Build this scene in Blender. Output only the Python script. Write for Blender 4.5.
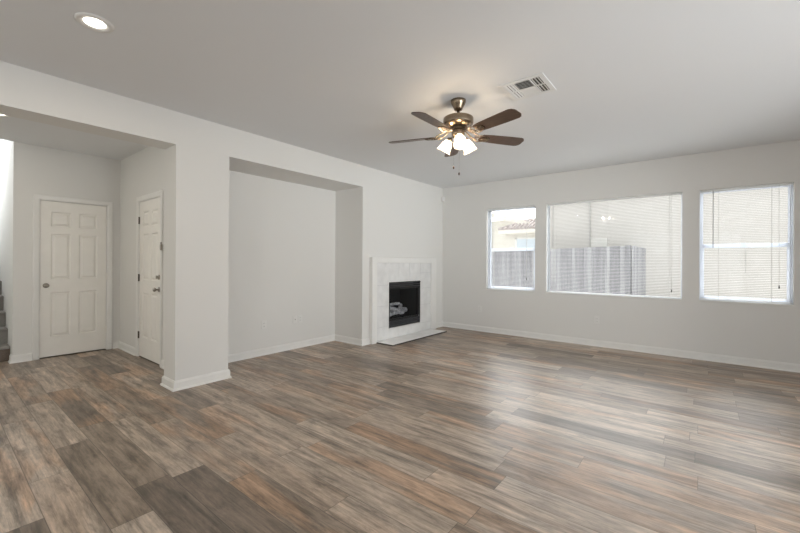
import bpy, bmesh, math, random
from mathutils import Vector, Matrix

for _o in list(bpy.data.objects):
    bpy.data.objects.remove(_o, do_unlink=True)
SC = bpy.context.scene
COL = SC.collection
random.seed(7)
R = math.radians

# ------------------------------------------------------------------ camera
cam_d = bpy.data.cameras.new('camera')
cam_d.sensor_width = 36.0
cam_d.lens = 378.476 * 36.0 / 800.0
cam_d.shift_x = -0.60037 / 800.0
cam_d.shift_y = -4.75589 / 800.0
cam_d.clip_start = 0.05
cam = bpy.data.objects.new('camera', cam_d)
COL.objects.link(cam)
_R = Vector((0.78203946, 0.62320756, 0.00515986))
_U = Vector((-0.00356787, -0.00380222, 0.99998641))
_B = Vector((0.62321871, -0.78204723, -0.00074996))
_m = Matrix((_R, _U, _B)).transposed().to_4x4()
_m.translation = Vector((0, 0, 1.275))
cam.matrix_world = _m
SC.camera = cam

# ------------------------------------------------------------------ world, sun, added fill lamps, exposure
world = bpy.data.worlds.new('sky')
SC.world = world
world.use_nodes = True
_bg = world.node_tree.nodes['Background']
_bg.inputs[0].default_value = (0.96, 0.98, 1.0, 1)
_bg.inputs[1].default_value = 0.85
_wn = world.node_tree                                   # hazy sky, brightest in a broad patch beyond the neighbour's roof
_tc = _wn.nodes.new('ShaderNodeTexCoord')
_dt = _wn.nodes.new('ShaderNodeVectorMath'); _dt.operation = 'DOT_PRODUCT'
_dt.inputs[1].default_value = Vector((0.08, 0.87, 0.46)).normalized()
_wn.links.new(_tc.outputs['Generated'], _dt.inputs[0])
_gl = _wn.nodes.new('ShaderNodeMapRange'); _gl.interpolation_type = 'SMOOTHSTEP'
_gl.inputs[1].default_value = 0.50; _gl.inputs[2].default_value = 1.0
_gl.inputs[3].default_value = 0.85; _gl.inputs[4].default_value = 4.2
_wn.links.new(_dt.outputs['Value'], _gl.inputs[0])
_wn.links.new(_gl.outputs[0], _bg.inputs[1])

sun_d = bpy.data.lights.new('sun', 'SUN')
sun_d.energy = 0.7
sun_d.angle = R(4)
sun_d.color = (1.0, 0.95, 0.86)
sun = bpy.data.objects.new('sun', sun_d)
sun.rotation_euler = Vector((-0.25, 0.62, -1.0)).to_track_quat('-Z', 'Y').to_euler()
COL.objects.link(sun)


def area(name, loc, direction, sx, sy, power, color=(1, 1, 1)):
    d = bpy.data.lights.new(name, 'AREA')
    d.shape = 'RECTANGLE'
    d.size, d.size_y, d.energy, d.color = sx, sy, power, color
    o = bpy.data.objects.new(name, d)
    o.location = loc
    o.rotation_euler = Vector(direction).to_track_quat('-Z', 'Z').to_euler()
    COL.objects.link(o)
    return o


area('fill_patio_door', (2.56, 2.6, 1.08), (-1, -0.35, 0.1), 3.0, 2.05, 32, (0.97, 0.985, 1.0))  # added fill lamp at the unseen door opening, brightens the left wall
area('fill_patio_upward', (8.2, 0.2, 0.02), (-0.95, 0.35, 0.3), 4.0, 2.6, 320, (0.93, 0.97, 1.0))  # added low lamp aimed up to lift the ceiling and fireplace wall
area('fill_side_window', (2.60, -1.4, 1.25), (-1, 0, 0.1), 2.2, 1.9, 4, (0.96, 0.98, 1.0))  # added fill lamp outside the unseen side opening
area('fill_yard_upward', (7.6, -1.4, 0.02), (-0.95, 0, 0.3), 3.0, 2.6, 56, (0.93, 0.97, 1.0))  # added low lamp lifting ceiling, pillar and header
area('fill_rear_window', (-0.6, -3.36, 1.35), (0, 1, 0.3), 3.2, 2.0, 4, (0.94, 0.97, 1.0))  # added fill lamp behind the viewer
area('fill_foyer_window', (-5.4, -3.36, 1.25), (0, 1, 0.5), 1.4, 1.6, 10, (1.0, 0.96, 0.78))  # added warm fill lamp for the foyer walls and ceiling
area('fill_stair_wall', (-8.4, -0.62, 3.3), (0, 1, 0), 1.6, 1.6, 40, (0.95, 0.98, 1.0))  # added fill lamp opposite the stair wall, keeps that wall bright

vs = SC.view_settings
vs.view_transform = 'Standard'
vs.look = 'None'
vs.exposure = 1.0
vs.gamma = 1.0
vs.use_curve_mapping = False


# ------------------------------------------------------------------ helpers
def empty(name, loc=(0, 0, 0), rotz=0.0):
    o = bpy.data.objects.new(name, None)
    o.empty_display_size = 0.1
    o.location = loc
    o.rotation_euler = (0, 0, rotz)
    COL.objects.link(o)
    return o


def tag(o, label=None, cat=None, group=None, kind=None):
    if label: o['label'] = label
    if cat: o['category'] = cat
    if group: o['group'] = group
    if kind: o['kind'] = kind
    return o


class MB:
    """collects shapes and links them as one mesh object"""
    def __init__(self):
        self.bm = bmesh.new()

    def box(self, a, b, M=None):
        x0, y0, z0 = a; x1, y1, z1 = b
        vs_ = [Vector(c) for c in ((x0, y0, z0), (x1, y0, z0), (x1, y1, z0), (x0, y1, z0),
                                   (x0, y0, z1), (x1, y0, z1), (x1, y1, z1), (x0, y1, z1))]
        if M is not None: vs_ = [M @ v for v in vs_]
        v = [self.bm.verts.new(c) for c in vs_]
        for f in ((0, 3, 2, 1), (4, 5, 6, 7), (0, 1, 5, 4), (1, 2, 6, 5), (2, 3, 7, 6), (3, 0, 4, 7)):
            self.bm.faces.new([v[i] for i in f])
        return self

    def frustum(self, a, b, inset, depth_axis_out):
        """a,b: corners on the base rectangle in local xz plane at y=a[1]; top at y=depth_axis_out"""
        (x0, y0, z0), (x1, _, z1) = a, b
        i = inset
        base = [self.bm.verts.new(c) for c in ((x0, y0, z0), (x1, y0, z0), (x1, y0, z1), (x0, y0, z1))]
        top = [self.bm.verts.new(c) for c in ((x0 + i, depth_axis_out, z0 + i), (x1 - i, depth_axis_out, z0 + i),
                                              (x1 - i, depth_axis_out, z1 - i), (x0 + i, depth_axis_out, z1 - i))]
        self.bm.faces.new(top)
        for k in range(4):
            self.bm.faces.new((base[k], base[(k + 1) % 4], top[(k + 1) % 4], top[k]))
        return self

    def lathe(self, prof, n=32, M=None, cap0=True, cap1=True):
        rings = []
        for r, z in prof:
            ring = []
            for k in range(n):
                a = 2 * math.pi * k / n
                c = Vector((r * math.cos(a), r * math.sin(a), z))
                if M is not None: c = M @ c
                ring.append(self.bm.verts.new(c))
            rings.append(ring)
        for i in range(len(rings) - 1):
            for k in range(n):
                f = self.bm.faces.new((rings[i][k], rings[i][(k + 1) % n], rings[i + 1][(k + 1) % n], rings[i + 1][k]))
                f.smooth = True
        if cap0: self.bm.faces.new(list(reversed(rings[0])))
        if cap1: self.bm.faces.new(rings[-1])
        return self

    def tube(self, pts, r, n=8):
        pts = [Vector(p) for p in pts]
        rings = []
        for i, p in enumerate(pts):
            t = (pts[min(i + 1, len(pts) - 1)] - pts[max(i - 1, 0)]).normalized()
            u = t.cross(Vector((0, 0, 1)))
            if u.length < 1e-3: u = t.cross(Vector((1, 0, 0)))
            u.normalize(); w = t.cross(u).normalized()
            rr = r[i] if isinstance(r, (list, tuple)) else r
            rings.append([self.bm.verts.new(p + rr * (math.cos(2 * math.pi * k / n) * u + math.sin(2 * math.pi * k / n) * w)) for k in range(n)])
        for i in range(len(rings) - 1):
            for k in range(n):
                f = self.bm.faces.new((rings[i][k], rings[i][(k + 1) % n], rings[i + 1][(k + 1) % n], rings[i + 1][k]))
                f.smooth = True
        self.bm.faces.new(list(reversed(rings[0]))); self.bm.faces.new(rings[-1])
        return self

    def sweep(self, path, prof):
        """profile (offset to the right of travel, z) swept along an XY path with mitres"""
        P = [Vector(p) for p in path]
        n = len(P)
        rings = []
        for i in range(n):
            ds = []
            if i > 0: ds.append((P[i] - P[i - 1]).normalized())
            if i < n - 1: ds.append((P[i + 1] - P[i]).normalized())
            ns = [Vector((d.y, -d.x)) for d in ds]
            m = ns[0] if len(ns) == 1 else (ns[0] + ns[1]) / (1 + ns[0].dot(ns[1]))
            rings.append([self.bm.verts.new((P[i].x + m.x * o, P[i].y + m.y * o, z)) for o, z in prof])
        k = len(prof)
        for i in range(n - 1):
            for j in range(k):
                self.bm.faces.new((rings[i][j], rings[i + 1][j], rings[i + 1][(j + 1) % k], rings[i][(j + 1) % k]))
        self.bm.faces.new(rings[0]); self.bm.faces.new(list(reversed(rings[-1])))
        return self

    def build(self, name, mat, parent=None, bevel=0.0, seg=2, smooth=False):
        bmesh.ops.recalc_face_normals(self.bm, faces=self.bm.faces)
        me = bpy.data.meshes.new(name)
        self.bm.to_mesh(me); self.bm.free()
        if mat: me.materials.append(mat)
        o = bpy.data.objects.new(name, me)
        COL.objects.link(o)
        if parent: o.parent = parent
        if smooth:
            for p in me.polygons: p.use_smooth = True
        if bevel:
            md = o.modifiers.new('bevel', 'BEVEL')
            md.width = bevel; md.segments = seg; md.limit_method = 'ANGLE'; md.angle_limit = R(40)
        return o


def struct(o):
    o['kind'] = 'structure'
    return o


# ------------------------------------------------------------------ materials
def mat_new(name):
    m = bpy.data.materials.new(name)
    m.use_nodes = True
    nt = m.node_tree
    return m, nt, nt.nodes['Principled BSDF']


def mat(name, col, rough=0.6, metal=0.0, spec=0.5, noise=0.0, nscale=20.0, bump=0.0, bscale=150.0, stretch=None):
    m, nt, b = mat_new(name)
    b.inputs['Base Color'].default_value = (*col, 1)
    b.inputs['Roughness'].default_value = rough
    b.inputs['Metallic'].default_value = metal
    b.inputs['Specular IOR Level'].default_value = spec
    tc = nt.nodes.new('ShaderNodeTexCoord')
    src = tc.outputs['Object']
    if stretch:
        mp = nt.nodes.new('ShaderNodeMapping'); mp.inputs['Scale'].default_value = stretch
        nt.links.new(src, mp.inputs[0]); src = mp.outputs[0]
    if noise:
        n = nt.nodes.new('ShaderNodeTexNoise'); n.inputs['Scale'].default_value = nscale; n.inputs['Detail'].default_value = 5
        nt.links.new(src, n.inputs['Vector'])
        r = nt.nodes.new('ShaderNodeValToRGB')
        r.color_ramp.elements[0].position = 0.3; r.color_ramp.elements[1].position = 0.7
        r.color_ramp.elements[0].color = (*[c * (1 - noise) for c in col], 1)
        r.color_ramp.elements[1].color = (*[min(1, c * (1 + noise)) for c in col], 1)
        nt.links.new(n.outputs['Fac'], r.inputs[0]); nt.links.new(r.outputs[0], b.inputs['Base Color'])
    if bump:
        n2 = nt.nodes.new('ShaderNodeTexNoise'); n2.inputs['Scale'].default_value = bscale; n2.inputs['Detail'].default_value = 3
        nt.links.new(src, n2.inputs['Vector'])
        bp = nt.nodes.new('ShaderNodeBump'); bp.inputs['Strength'].default_value = bump; bp.inputs['Distance'].default_value = 0.002
        nt.links.new(n2.outputs['Fac'], bp.inputs['Height']); nt.links.new(bp.outputs[0], b.inputs['Normal'])
    return m


def emit(name, col, strength):
    m, nt, b = mat_new(name)
    b.inputs['Base Color'].default_value = (*col, 1)
    b.inputs['Emission Color'].default_value = (*col, 1)
    b.inputs['Emission Strength'].default_value = strength
    return m


M_WALL = mat('wall_paint', (0.74, 0.725, 0.695), 0.75, spec=0.25, bump=0.12, bscale=90)
M_CEIL = mat('ceiling_paint', (0.77, 0.775, 0.78), 0.85, spec=0.2, bump=0.15, bscale=70)
M_TRIM = mat('trim_paint', (0.79, 0.775, 0.745), 0.4, spec=0.4, noise=0.02, nscale=6)
M_DOOR = mat('door_paint', (0.86, 0.83, 0.775), 0.42, spec=0.4, noise=0.02, nscale=6)
M_VINYL = mat('white_vinyl', (0.86, 0.88, 0.90), 0.35, noise=0.02, nscale=5)
M_BLIND = mat('blind_slat', (0.93, 0.93, 0.92), 0.45, noise=0.02, nscale=8)
M_CORD = mat('cord', (0.55, 0.54, 0.52), 0.7, noise=0.05, nscale=50)
M_WAND = mat('wand_plastic', (0.32, 0.32, 0.32), 0.3, noise=0.05, nscale=30)
M_DARKP = mat('dark_plastic', (0.03, 0.028, 0.025), 0.4, noise=0.1, nscale=30)
M_BRASS = mat('antique_brass', (0.27, 0.21, 0.15), 0.25, metal=1.0, noise=0.12, nscale=60, stretch=(1, 1, 6))
M_BRONZE = mat('dark_bronze', (0.09, 0.07, 0.05), 0.35, metal=0.8, noise=0.1, nscale=40)
M_NICKEL = mat('satin_nickel', (0.36, 0.33, 0.29), 0.28, metal=1.0, noise=0.05, nscale=40)
M_BLADE = mat('walnut_blade', (0.085, 0.048, 0.030), 0.38, noise=0.35, nscale=9, stretch=(1.2, 14, 14))
M_PLATE = mat('outlet_plastic', (0.765, 0.75, 0.72), 0.35, noise=0.02, nscale=30)
M_TILE = mat('marble_tile', (0.72, 0.71, 0.695), 0.3, noise=0.07, nscale=7)
M_GROUT = mat('grout', (0.56, 0.56, 0.55), 0.8, noise=0.06, nscale=40)
M_STONE = mat('hearth_tile', (0.88, 0.865, 0.84), 0.35, noise=0.06, nscale=7)
M_BLACK = mat('firebox_black', (0.012, 0.012, 0.013), 0.38, metal=0.3, noise=0.2, nscale=40)
M_LOUV = mat('louver_steel', (0.09, 0.09, 0.095), 0.4, metal=0.3, noise=0.1, nscale=30)
M_LOG = mat('ceramic_log', (0.42, 0.41, 0.395), 0.85, noise=0.4, nscale=30, bump=0.6, bscale=40)
M_STEEL = mat('brushed_edge', (0.78, 0.78, 0.78), 0.3, metal=0.9, noise=0.04, nscale=20)
M_STRIP = mat('floor_edge_strip', (0.07, 0.06, 0.05), 0.5, noise=0.15, nscale=20)
M_CARPET = mat('stair_carpet', (0.27, 0.255, 0.235), 0.95, noise=0.18, nscale=160, bump=0.8, bscale=400)
M_RISER = mat('riser_brown', (0.13, 0.095, 0.07), 0.5, noise=0.25, nscale=8, stretch=(1, 8, 8))  # streaked brown for the lowest riser
M_VENT = mat('vent_enamel', (0.74, 0.735, 0.72), 0.4, noise=0.02, nscale=20)
M_DUCT = mat('duct_dark', (0.10, 0.095, 0.085), 0.8, noise=0.1, nscale=20)
M_STUCCO = mat('cream_stucco', (0.43, 0.41, 0.385), 0.9, noise=0.03, nscale=3, bump=0.4, bscale=60)
M_STUCCO2 = mat('pale_stucco', (0.74, 0.71, 0.64), 0.9, noise=0.03, nscale=3, bump=0.4, bscale=60)
M_FASCIA = mat('fascia_paint', (0.74, 0.70, 0.63), 0.7, noise=0.03, nscale=8)
M_ROOF = mat('clay_tile', (0.42, 0.36, 0.34), 0.85, noise=0.3, nscale=6)
M_GROUND = mat('concrete_ground', (0.80, 0.78, 0.75), 0.9, noise=0.08, nscale=4)
M_PIPE = mat('downspout_paint', (0.33, 0.32, 0.30), 0.6, noise=0.03, nscale=10)
M_UTIL2 = mat('meter_box_paint', (0.50, 0.49, 0.46), 0.6, noise=0.03, nscale=10)
M_UTIL = mat('utility_enamel', (0.86, 0.85, 0.82), 0.5, noise=0.02, nscale=10)
M_LENS = emit('lamp_lens', (1.0, 0.93, 0.82), 3.0)
M_BULB = emit('lamp_bulb', (1.0, 0.85, 0.62), 4.0)
_nt = M_BULB.node_tree
_mx = _nt.nodes.new('ShaderNodeMixShader'); _mx.inputs[0].default_value = 0.6
_tr = _nt.nodes.new('ShaderNodeBsdfTransparent')
_nt.links.new(_nt.nodes['Principled BSDF'].outputs[0], _mx.inputs[1]); _nt.links.new(_tr.outputs[0], _mx.inputs[2])
_nt.links.new(_mx.outputs[0], _nt.nodes['Material Output'].inputs[0])


def translucent_mix(m, fac, col):
    nt = m.node_tree; b = nt.nodes['Principled BSDF']; out = nt.nodes['Material Output']
    t = nt.nodes.new('ShaderNodeBsdfTranslucent'); t.inputs[0].default_value = (*col, 1)
    x = nt.nodes.new('ShaderNodeMixShader'); x.inputs[0].default_value = fac
    nt.links.new(b.outputs[0], x.inputs[1]); nt.links.new(t.outputs[0], x.inputs[2]); nt.links.new(x.outputs[0], out.inputs[0])


translucent_mix(M_BLIND, 0.5, (0.95, 0.95, 0.94))
translucent_mix(M_VINYL, 0.7, (0.92, 0.95, 1.0))


def glass_pane():
    m, nt, b = mat_new('window_glass')
    out = nt.nodes['Material Output']
    nt.nodes.remove(b)
    tr = nt.nodes.new('ShaderNodeBsdfTransparent'); tr.inputs[0].default_value = (0.96, 0.97, 0.97, 1)
    gl = nt.nodes.new('ShaderNodeBsdfGlossy'); gl.inputs['Roughness'].default_value = 0.0
    fr = nt.nodes.new('ShaderNodeFresnel'); fr.inputs[0].default_value = 1.5
    mx = nt.nodes.new('ShaderNodeMixShader')
    ge = nt.nodes.new('ShaderNodeNewGeometry')
    k1 = nt.nodes.new('ShaderNodeMath'); k1.operation = 'SUBTRACT'; k1.inputs[0].default_value = 1.0
    k2 = nt.nodes.new('ShaderNodeMath'); k2.operation = 'MULTIPLY'
    nt.links.new(ge.outputs['Backfacing'], k1.inputs[1]); nt.links.new(fr.outputs[0], k2.inputs[0]); nt.links.new(k1.outputs[0], k2.inputs[1])
    nt.links.new(k2.outputs[0], mx.inputs[0]); nt.links.new(tr.outputs[0], mx.inputs[1]); nt.links.new(gl.outputs[0], mx.inputs[2])
    nt.links.new(mx.outputs[0], out.inputs[0])
    return m


M_GLASS = glass_pane()


def fire_glass():
    m = glass_pane(); m.name = 'smoked_glass'
    for n in m.node_tree.nodes:
        if n.type == 'BSDF_TRANSPARENT': n.inputs[0].default_value = (0.92, 0.93, 0.95, 1)
        if n.type == 'FRESNEL': n.inputs[0].default_value = 1.3
    return m


M_FGLASS = fire_glass()


def shade_glass():
    m, nt, b = mat_new('frosted_shade')
    out = nt.nodes['Material Output']
    b.inputs['Base Color'].default_value = (1, 0.96, 0.9, 1)
    b.inputs['Roughness'].default_value = 0.35
    b.inputs['Emission Color'].default_value = (1.0, 0.84, 0.66, 1)
    b.inputs['Emission Strength'].default_value = 0.12
    tl = nt.nodes.new('ShaderNodeBsdfTranslucent'); tl.inputs[0].default_value = (1, 0.94, 0.86, 1)
    tr = nt.nodes.new('ShaderNodeBsdfTransparent')
    m1 = nt.nodes.new('ShaderNodeMixShader'); m1.inputs[0].default_value = 0.5
    m2 = nt.nodes.new('ShaderNodeMixShader'); m2.inputs[0].default_value = 0.65
    nt.links.new(b.outputs[0], m1.inputs[1]); nt.links.new(tl.outputs[0], m1.inputs[2])
    nt.links.new(m1.outputs[0], m2.inputs[1]); nt.links.new(tr.outputs[0], m2.inputs[2])
    nt.links.new(m2.outputs[0], out.inputs[0])
    return m


M_SHADE = shade_glass()


def math_node(nt, op, a, b=None, c=None):
    n = nt.nodes.new('ShaderNodeMath'); n.operation = op
    for i, v in enumerate((a, b, c)):
        if v is None: continue
        if isinstance(v, (int, float)): n.inputs[i].default_value = v
        else: nt.links.new(v, n.inputs[i])
    return n.outputs[0]


def ramp(nt, fac, stops):
    r = nt.nodes.new('ShaderNodeValToRGB')
    el = r.color_ramp.elements
    while len(el) < len(stops): el.new(0.5)
    for e, (p, c) in zip(el, stops):
        e.position = p; e.color = (*c, 1) if len(c) == 3 else c
    nt.links.new(fac, r.inputs[0])
    return r.outputs[0]


def mixrgb(nt, mode, fac, a, b):
    n = nt.nodes.new('ShaderNodeMix'); n.data_type = 'RGBA'; n.blend_type = mode
    for k, v in ((0, fac), (6, a), (7, b)):
        if isinstance(v, (int, float)): n.inputs[k].default_value = v
        elif isinstance(v, tuple): n.inputs[k].default_value = (*v, 1)
        else: nt.links.new(v, n.inputs[k])
    return n.outputs[2]


def plank_floor():
    m, nt, b = mat_new('vinyl_plank')
    N, L = nt.nodes, nt.links
    W, LEN = 0.18, 1.22
    tc = N.new('ShaderNodeTexCoord'); sp = N.new('ShaderNodeSeparateXYZ'); L.new(tc.outputs['Object'], sp.inputs[0])
    x, y = sp.outputs[0], sp.outputs[1]
    v = math_node(nt, 'DIVIDE', math_node(nt, 'SUBTRACT', y, 0.01), W)
    row = math_node(nt, 'FLOOR', v); fv = math_node(nt, 'FRACT', v)
    wn = N.new('ShaderNodeTexWhiteNoise'); wn.noise_dimensions = '1D'; L.new(row, wn.inputs['W'])
    u = math_node(nt, 'ADD', math_node(nt, 'DIVIDE', x, LEN), math_node(nt, 'MULTIPLY', wn.outputs['Value'], 7.3))
    colm = math_node(nt, 'FLOOR', u); fu = math_node(nt, 'FRACT', u)
    cb = N.new('ShaderNodeCombineXYZ'); L.new(row, cb.inputs[0]); L.new(colm, cb.inputs[1])
    w2 = N.new('ShaderNodeTexWhiteNoise'); w2.noise_dimensions = '3D'; L.new(cb.outputs[0], w2.inputs['Vector'])
    rnd = w2.outputs['Value']
    sc = N.new('ShaderNodeSeparateColor'); L.new(w2.outputs['Color'], sc.inputs[0])
    r2, r3 = sc.outputs[1], sc.outputs[2]
    # grain coordinates, shifted per plank
    gx = math_node(nt, 'ADD', math_node(nt, 'MULTIPLY', x, 0.8), math_node(nt, 'MULTIPLY', rnd, 37.0))
    gy = math_node(nt, 'ADD', math_node(nt, 'MULTIPLY', y, 14.0), math_node(nt, 'MULTIPLY', r2, 51.0))
    gv = N.new('ShaderNodeCombineXYZ'); L.new(gx, gv.inputs[0]); L.new(gy, gv.inputs[1]); L.new(r3, gv.inputs[2])

    def noise(scale, detail=6, rough=0.6, dist=0.0, vec=gv.outputs[0]):
        n = N.new('ShaderNodeTexNoise'); n.inputs['Scale'].default_value = scale; n.inputs['Detail'].default_value = detail
        n.inputs['Roughness'].default_value = rough; n.inputs['Distortion'].default_value = dist
        L.new(vec, n.inputs['Vector']); return n.outputs['Fac']
    base = ramp(nt, rnd, [(0.0, (0.170, 0.130, 0.097)), (0.3, (0.275, 0.213, 0.160)), (0.6, (0.365, 0.288, 0.222)), (1.0, (0.510, 0.418, 0.335))])
    # rusty patches in some of the planks
    g3x = math_node(nt, 'ADD', math_node(nt, 'MULTIPLY', x, 1.1), math_node(nt, 'MULTIPLY', r2, 23.0))
    g3y = math_node(nt, 'ADD', math_node(nt, 'MULTIPLY', y, 5.0), math_node(nt, 'MULTIPLY', r3, 31.0))
    g3 = N.new('ShaderNodeCombineXYZ'); L.new(g3x, g3.inputs[0]); L.new(g3y, g3.inputs[1])
    patch = ramp(nt, noise(1.3, 3, 0.5, 0.4, g3.outputs[0]), [(0.44, (0, 0, 0)), (0.58, (1, 1, 1))])
    has = ramp(nt, r3, [(0.40, (0, 0, 0)), (0.65, (1, 1, 1))])
    pf = math_node(nt, 'MULTIPLY', math_node(nt, 'MULTIPLY', patch, has), 0.55)
    c = mixrgb(nt, 'MIX', pf, base, (0.47, 0.28, 0.16))
    # long pale / dark streaks, knots and mottling
    st = noise(1.5, 9, 0.72, 0.15)
    c = mixrgb(nt, 'MULTIPLY', 1.0, c, ramp(nt, st, [(0.30, (0.38, 0.37, 0.36)), (0.42, (0.72, 0.71, 0.70)), (0.49, (1.0, 1.0, 1.0)), (0.56, (1.12, 1.12, 1.13)), (0.68, (1.42, 1.42, 1.46))]))
    fine = noise(5.0, 7, 0.75, 0.1)
    c = mixrgb(nt, 'MULTIPLY', 0.65, c, ramp(nt, fine, [(0.32, (0.42, 0.41, 0.40)), (0.45, (0.90, 0.90, 0.90)), (0.55, (1.05, 1.05, 1.05)), (0.68, (1.35, 1.35, 1.36))]))
    blot = noise(2.8, 6, 0.75, 0.3, g3.outputs[0])
    c = mixrgb(nt, 'MULTIPLY', 1.0, c, ramp(nt, blot, [(0.30, (0.34, 0.33, 0.32)), (0.44, (0.80, 0.80, 0.80)), (0.53, (1.04, 1.04, 1.04)), (0.68, (1.34, 1.34, 1.36))]))
    # seams
    ev = math_node(nt, 'MULTIPLY', math_node(nt, 'MINIMUM', fv, math_node(nt, 'SUBTRACT', 1.0, fv)), W)
    eu = math_node(nt, 'MULTIPLY', math_node(nt, 'MINIMUM', fu, math_node(nt, 'SUBTRACT', 1.0, fu)), LEN)
    e = math_node(nt, 'MINIMUM', ev, eu)
    seam = ramp(nt, math_node(nt, 'DIVIDE', e, 0.004), [(0.25, (1, 1, 1)), (0.6, (0, 0, 0))])
    c = mixrgb(nt, 'MULTIPLY', seam, c, (0.42, 0.40, 0.38))
    pale = ramp(nt, math_node(nt, 'DIVIDE', ev, 0.009), [(0.3, (1, 1, 1)), (1.0, (0, 0, 0))])
    pale = math_node(nt, 'MULTIPLY', pale, math_node(nt, 'SUBTRACT', 1.0, seam))
    c = mixrgb(nt, 'MIX', math_node(nt, 'MULTIPLY', pale, math_node(nt, 'MULTIPLY', r2, 0.25)), c, (0.42, 0.36, 0.30))
    L.new(c, b.inputs['Base Color'])
    rg = N.new('ShaderNodeMapRange'); rg.inputs[1].default_value = 0.2; rg.inputs[2].default_value = 0.8
    rg.inputs[3].default_value = 0.30; rg.inputs[4].default_value = 0.44
    L.new(fine, rg.inputs[0]); L.new(rg.outputs[0], b.inputs['Roughness'])
    b.inputs['Specular IOR Level'].default_value = 0.5
    b.inputs['IOR'].default_value = 1.6
    bp = N.new('ShaderNodeBump'); bp.inputs['Strength'].default_value = 0.22; bp.inputs['Distance'].default_value = 0.0015
    h = math_node(nt, 'SUBTRACT', math_node(nt, 'MULTIPLY', fine, 0.6), math_node(nt, 'MULTIPLY', seam, 0.8))
    L.new(h, bp.inputs['Height']); L.new(bp.outputs[0], b.inputs['Normal'])
    return m


M_FLOOR = plank_floor()


def fence_wood():
    m, nt, b = mat_new('weathered_fence')
    N, L = nt.nodes, nt.links
    tc = N.new('ShaderNodeTexCoord'); sp = N.new('ShaderNodeSeparateXYZ'); L.new(tc.outputs['Object'], sp.inputs[0])
    k = math_node(nt, 'FLOOR', math_node(nt, 'DIVIDE', sp.outputs[0], 0.145))
    wn = N.new('ShaderNodeTexWhiteNoise'); wn.noise_dimensions = '1D'; L.new(k, wn.inputs['W'])
    base = ramp(nt, wn.outputs['Value'], [(0, (0.19, 0.188, 0.20)), (0.5, (0.245, 0.243, 0.255)), (1, (0.32, 0.318, 0.33))])
    mp = N.new('ShaderNodeMapping'); mp.inputs['Scale'].default_value = (22, 22, 1.2); L.new(tc.outputs['Object'], mp.inputs[0])
    n = N.new('ShaderNodeTexNoise'); n.inputs['Scale'].default_value = 1.0; n.inputs['Detail'].default_value = 6; L.new(mp.outputs[0], n.inputs['Vector'])
    c = mixrgb(nt, 'MULTIPLY', 1.0, base, ramp(nt, n.outputs['Fac'], [(0.3, (0.78, 0.77, 0.78)), (0.7, (1.2, 1.2, 1.2))]))
    L.new(c, b.inputs['Base Color']); b.inputs['Roughness'].default_value = 0.9
    return m


M_FENCE = fence_wood()

# ------------------------------------------------------------------ dimensions
XL, YB, H = -4.0495, 6.4216, 2.743
XN, XF, YD, YC = -4.665, -6.670, 1.7748, 0.673
XR, YR = 2.45, -3.2
ZO, ZN = 2.4219, 2.4185
YP0, YP1, YN = 1.5316, 2.0661, 4.1479
XB = -4.325
WT, WB = 2.252, 0.787
WINS = [(-3.101, -2.212), (-2.027, -0.214), (-0.028, 0.852)]

# ------------------------------------------------------------------ floor, ceiling, ground
struct(MB().box((XF - 0.35, YR - 0.1, -0.12), (XR + 0.1, YB + 0.1, 0)).build('floor', M_FLOOR))
cm = MB()
cm.box((XF, YR - 0.1, H), (XB + 0.02, YP0 + 0.25, H + 0.15))
cm.box((XB + 0.02, YR - 0.1, H), (XR + 0.1, YB + 0.1, H + 0.15))
struct(cm.build('ceiling', M_CEIL))
struct(MB().box((-30, YB + 0.16, -0.75), (14, 45, -0.5)).build('ground', M_GROUND))

# ------------------------------------------------------------------ walls
FB = (4.694, 5.595, 0.172, 0.956)          # firebox hole: y0 y1 z0 z1
w = MB()
w.box((XB, YR, ZO), (XL, YP0, H))                               # header over the foyer opening
w.box((XB, YP0, 0), (XL, YP1, H))                               # pillar
w.box((XN, YP1, ZN), (XL, YN, H))                               # over the niche
w.box((XN - 0.12, YP1 - 0.3, 0), (XN, YN + 0.1, H))             # niche back
w.box((XN, YN, 0), (XL, FB[0], H))
w.box((XN, FB[0], 0), (XL, FB[1], FB[2]))
w.box((XN, FB[0], FB[3]), (XL, FB[1], H))
w.box((XN, FB[1], 0), (XL, YB, H))
w.box((XN - 0.1, FB[0], FB[2]), (XN, FB[1], FB[3]))
struct(w.build('wall_left', M_WALL))

w = MB()
xs = [XN - 0.1] + [v for p in WINS for v in p] + [XR + 0.1]
for i in range(0, len(xs), 2):
    w.box((xs[i], YB, 0), (xs[i + 1], YB + 0.16, H))
for a, b_ in WINS:
    w.box((a, YB, 0), (b_, YB + 0.16, WB)); w.box((a, YB, WT), (b_, YB + 0.16, H))
struct(w.build('wall_back', M_WALL))

w = MB()                                                         # right wall with door and window openings added to let light in
w.box((XR, YR, 0), (XR + 0.12, -2.5, H)); w.box((XR, -0.3, 0), (XR + 0.12, 1.1, H)); w.box((XR, -2.5, 0), (XR + 0.12, -0.3, 0.3)); w.box((XR, -2.5, 2.2), (XR + 0.12, -0.3, H)); w.box((XR, 4.1, 0), (XR + 0.12, YB, H)); w.box((XR, 1.1, 2.1), (XR + 0.12, 4.1, H))
struct(w.build('wall_right', M_WALL))
w = MB()                                                         # rear wall with two window openings added for the fill lamps
for a, b_ in ((XF - 0.1, -6.1), (-4.7, -2.2), (1.0, XR + 0.1)):
    w.box((a, YR - 0.12, 0), (b_, YR, H))
for a, b_, z0, z1 in ((-6.1, -4.7, 0.65, 2.25), (-2.2, 1.0, 0.35, 2.35)):
    w.box((a, YR - 0.12, 0), (b_, YR, z0)); w.box((a, YR - 0.12, z1), (b_, YR, H))
struct(w.build('wall_rear', M_WALL))

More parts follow.
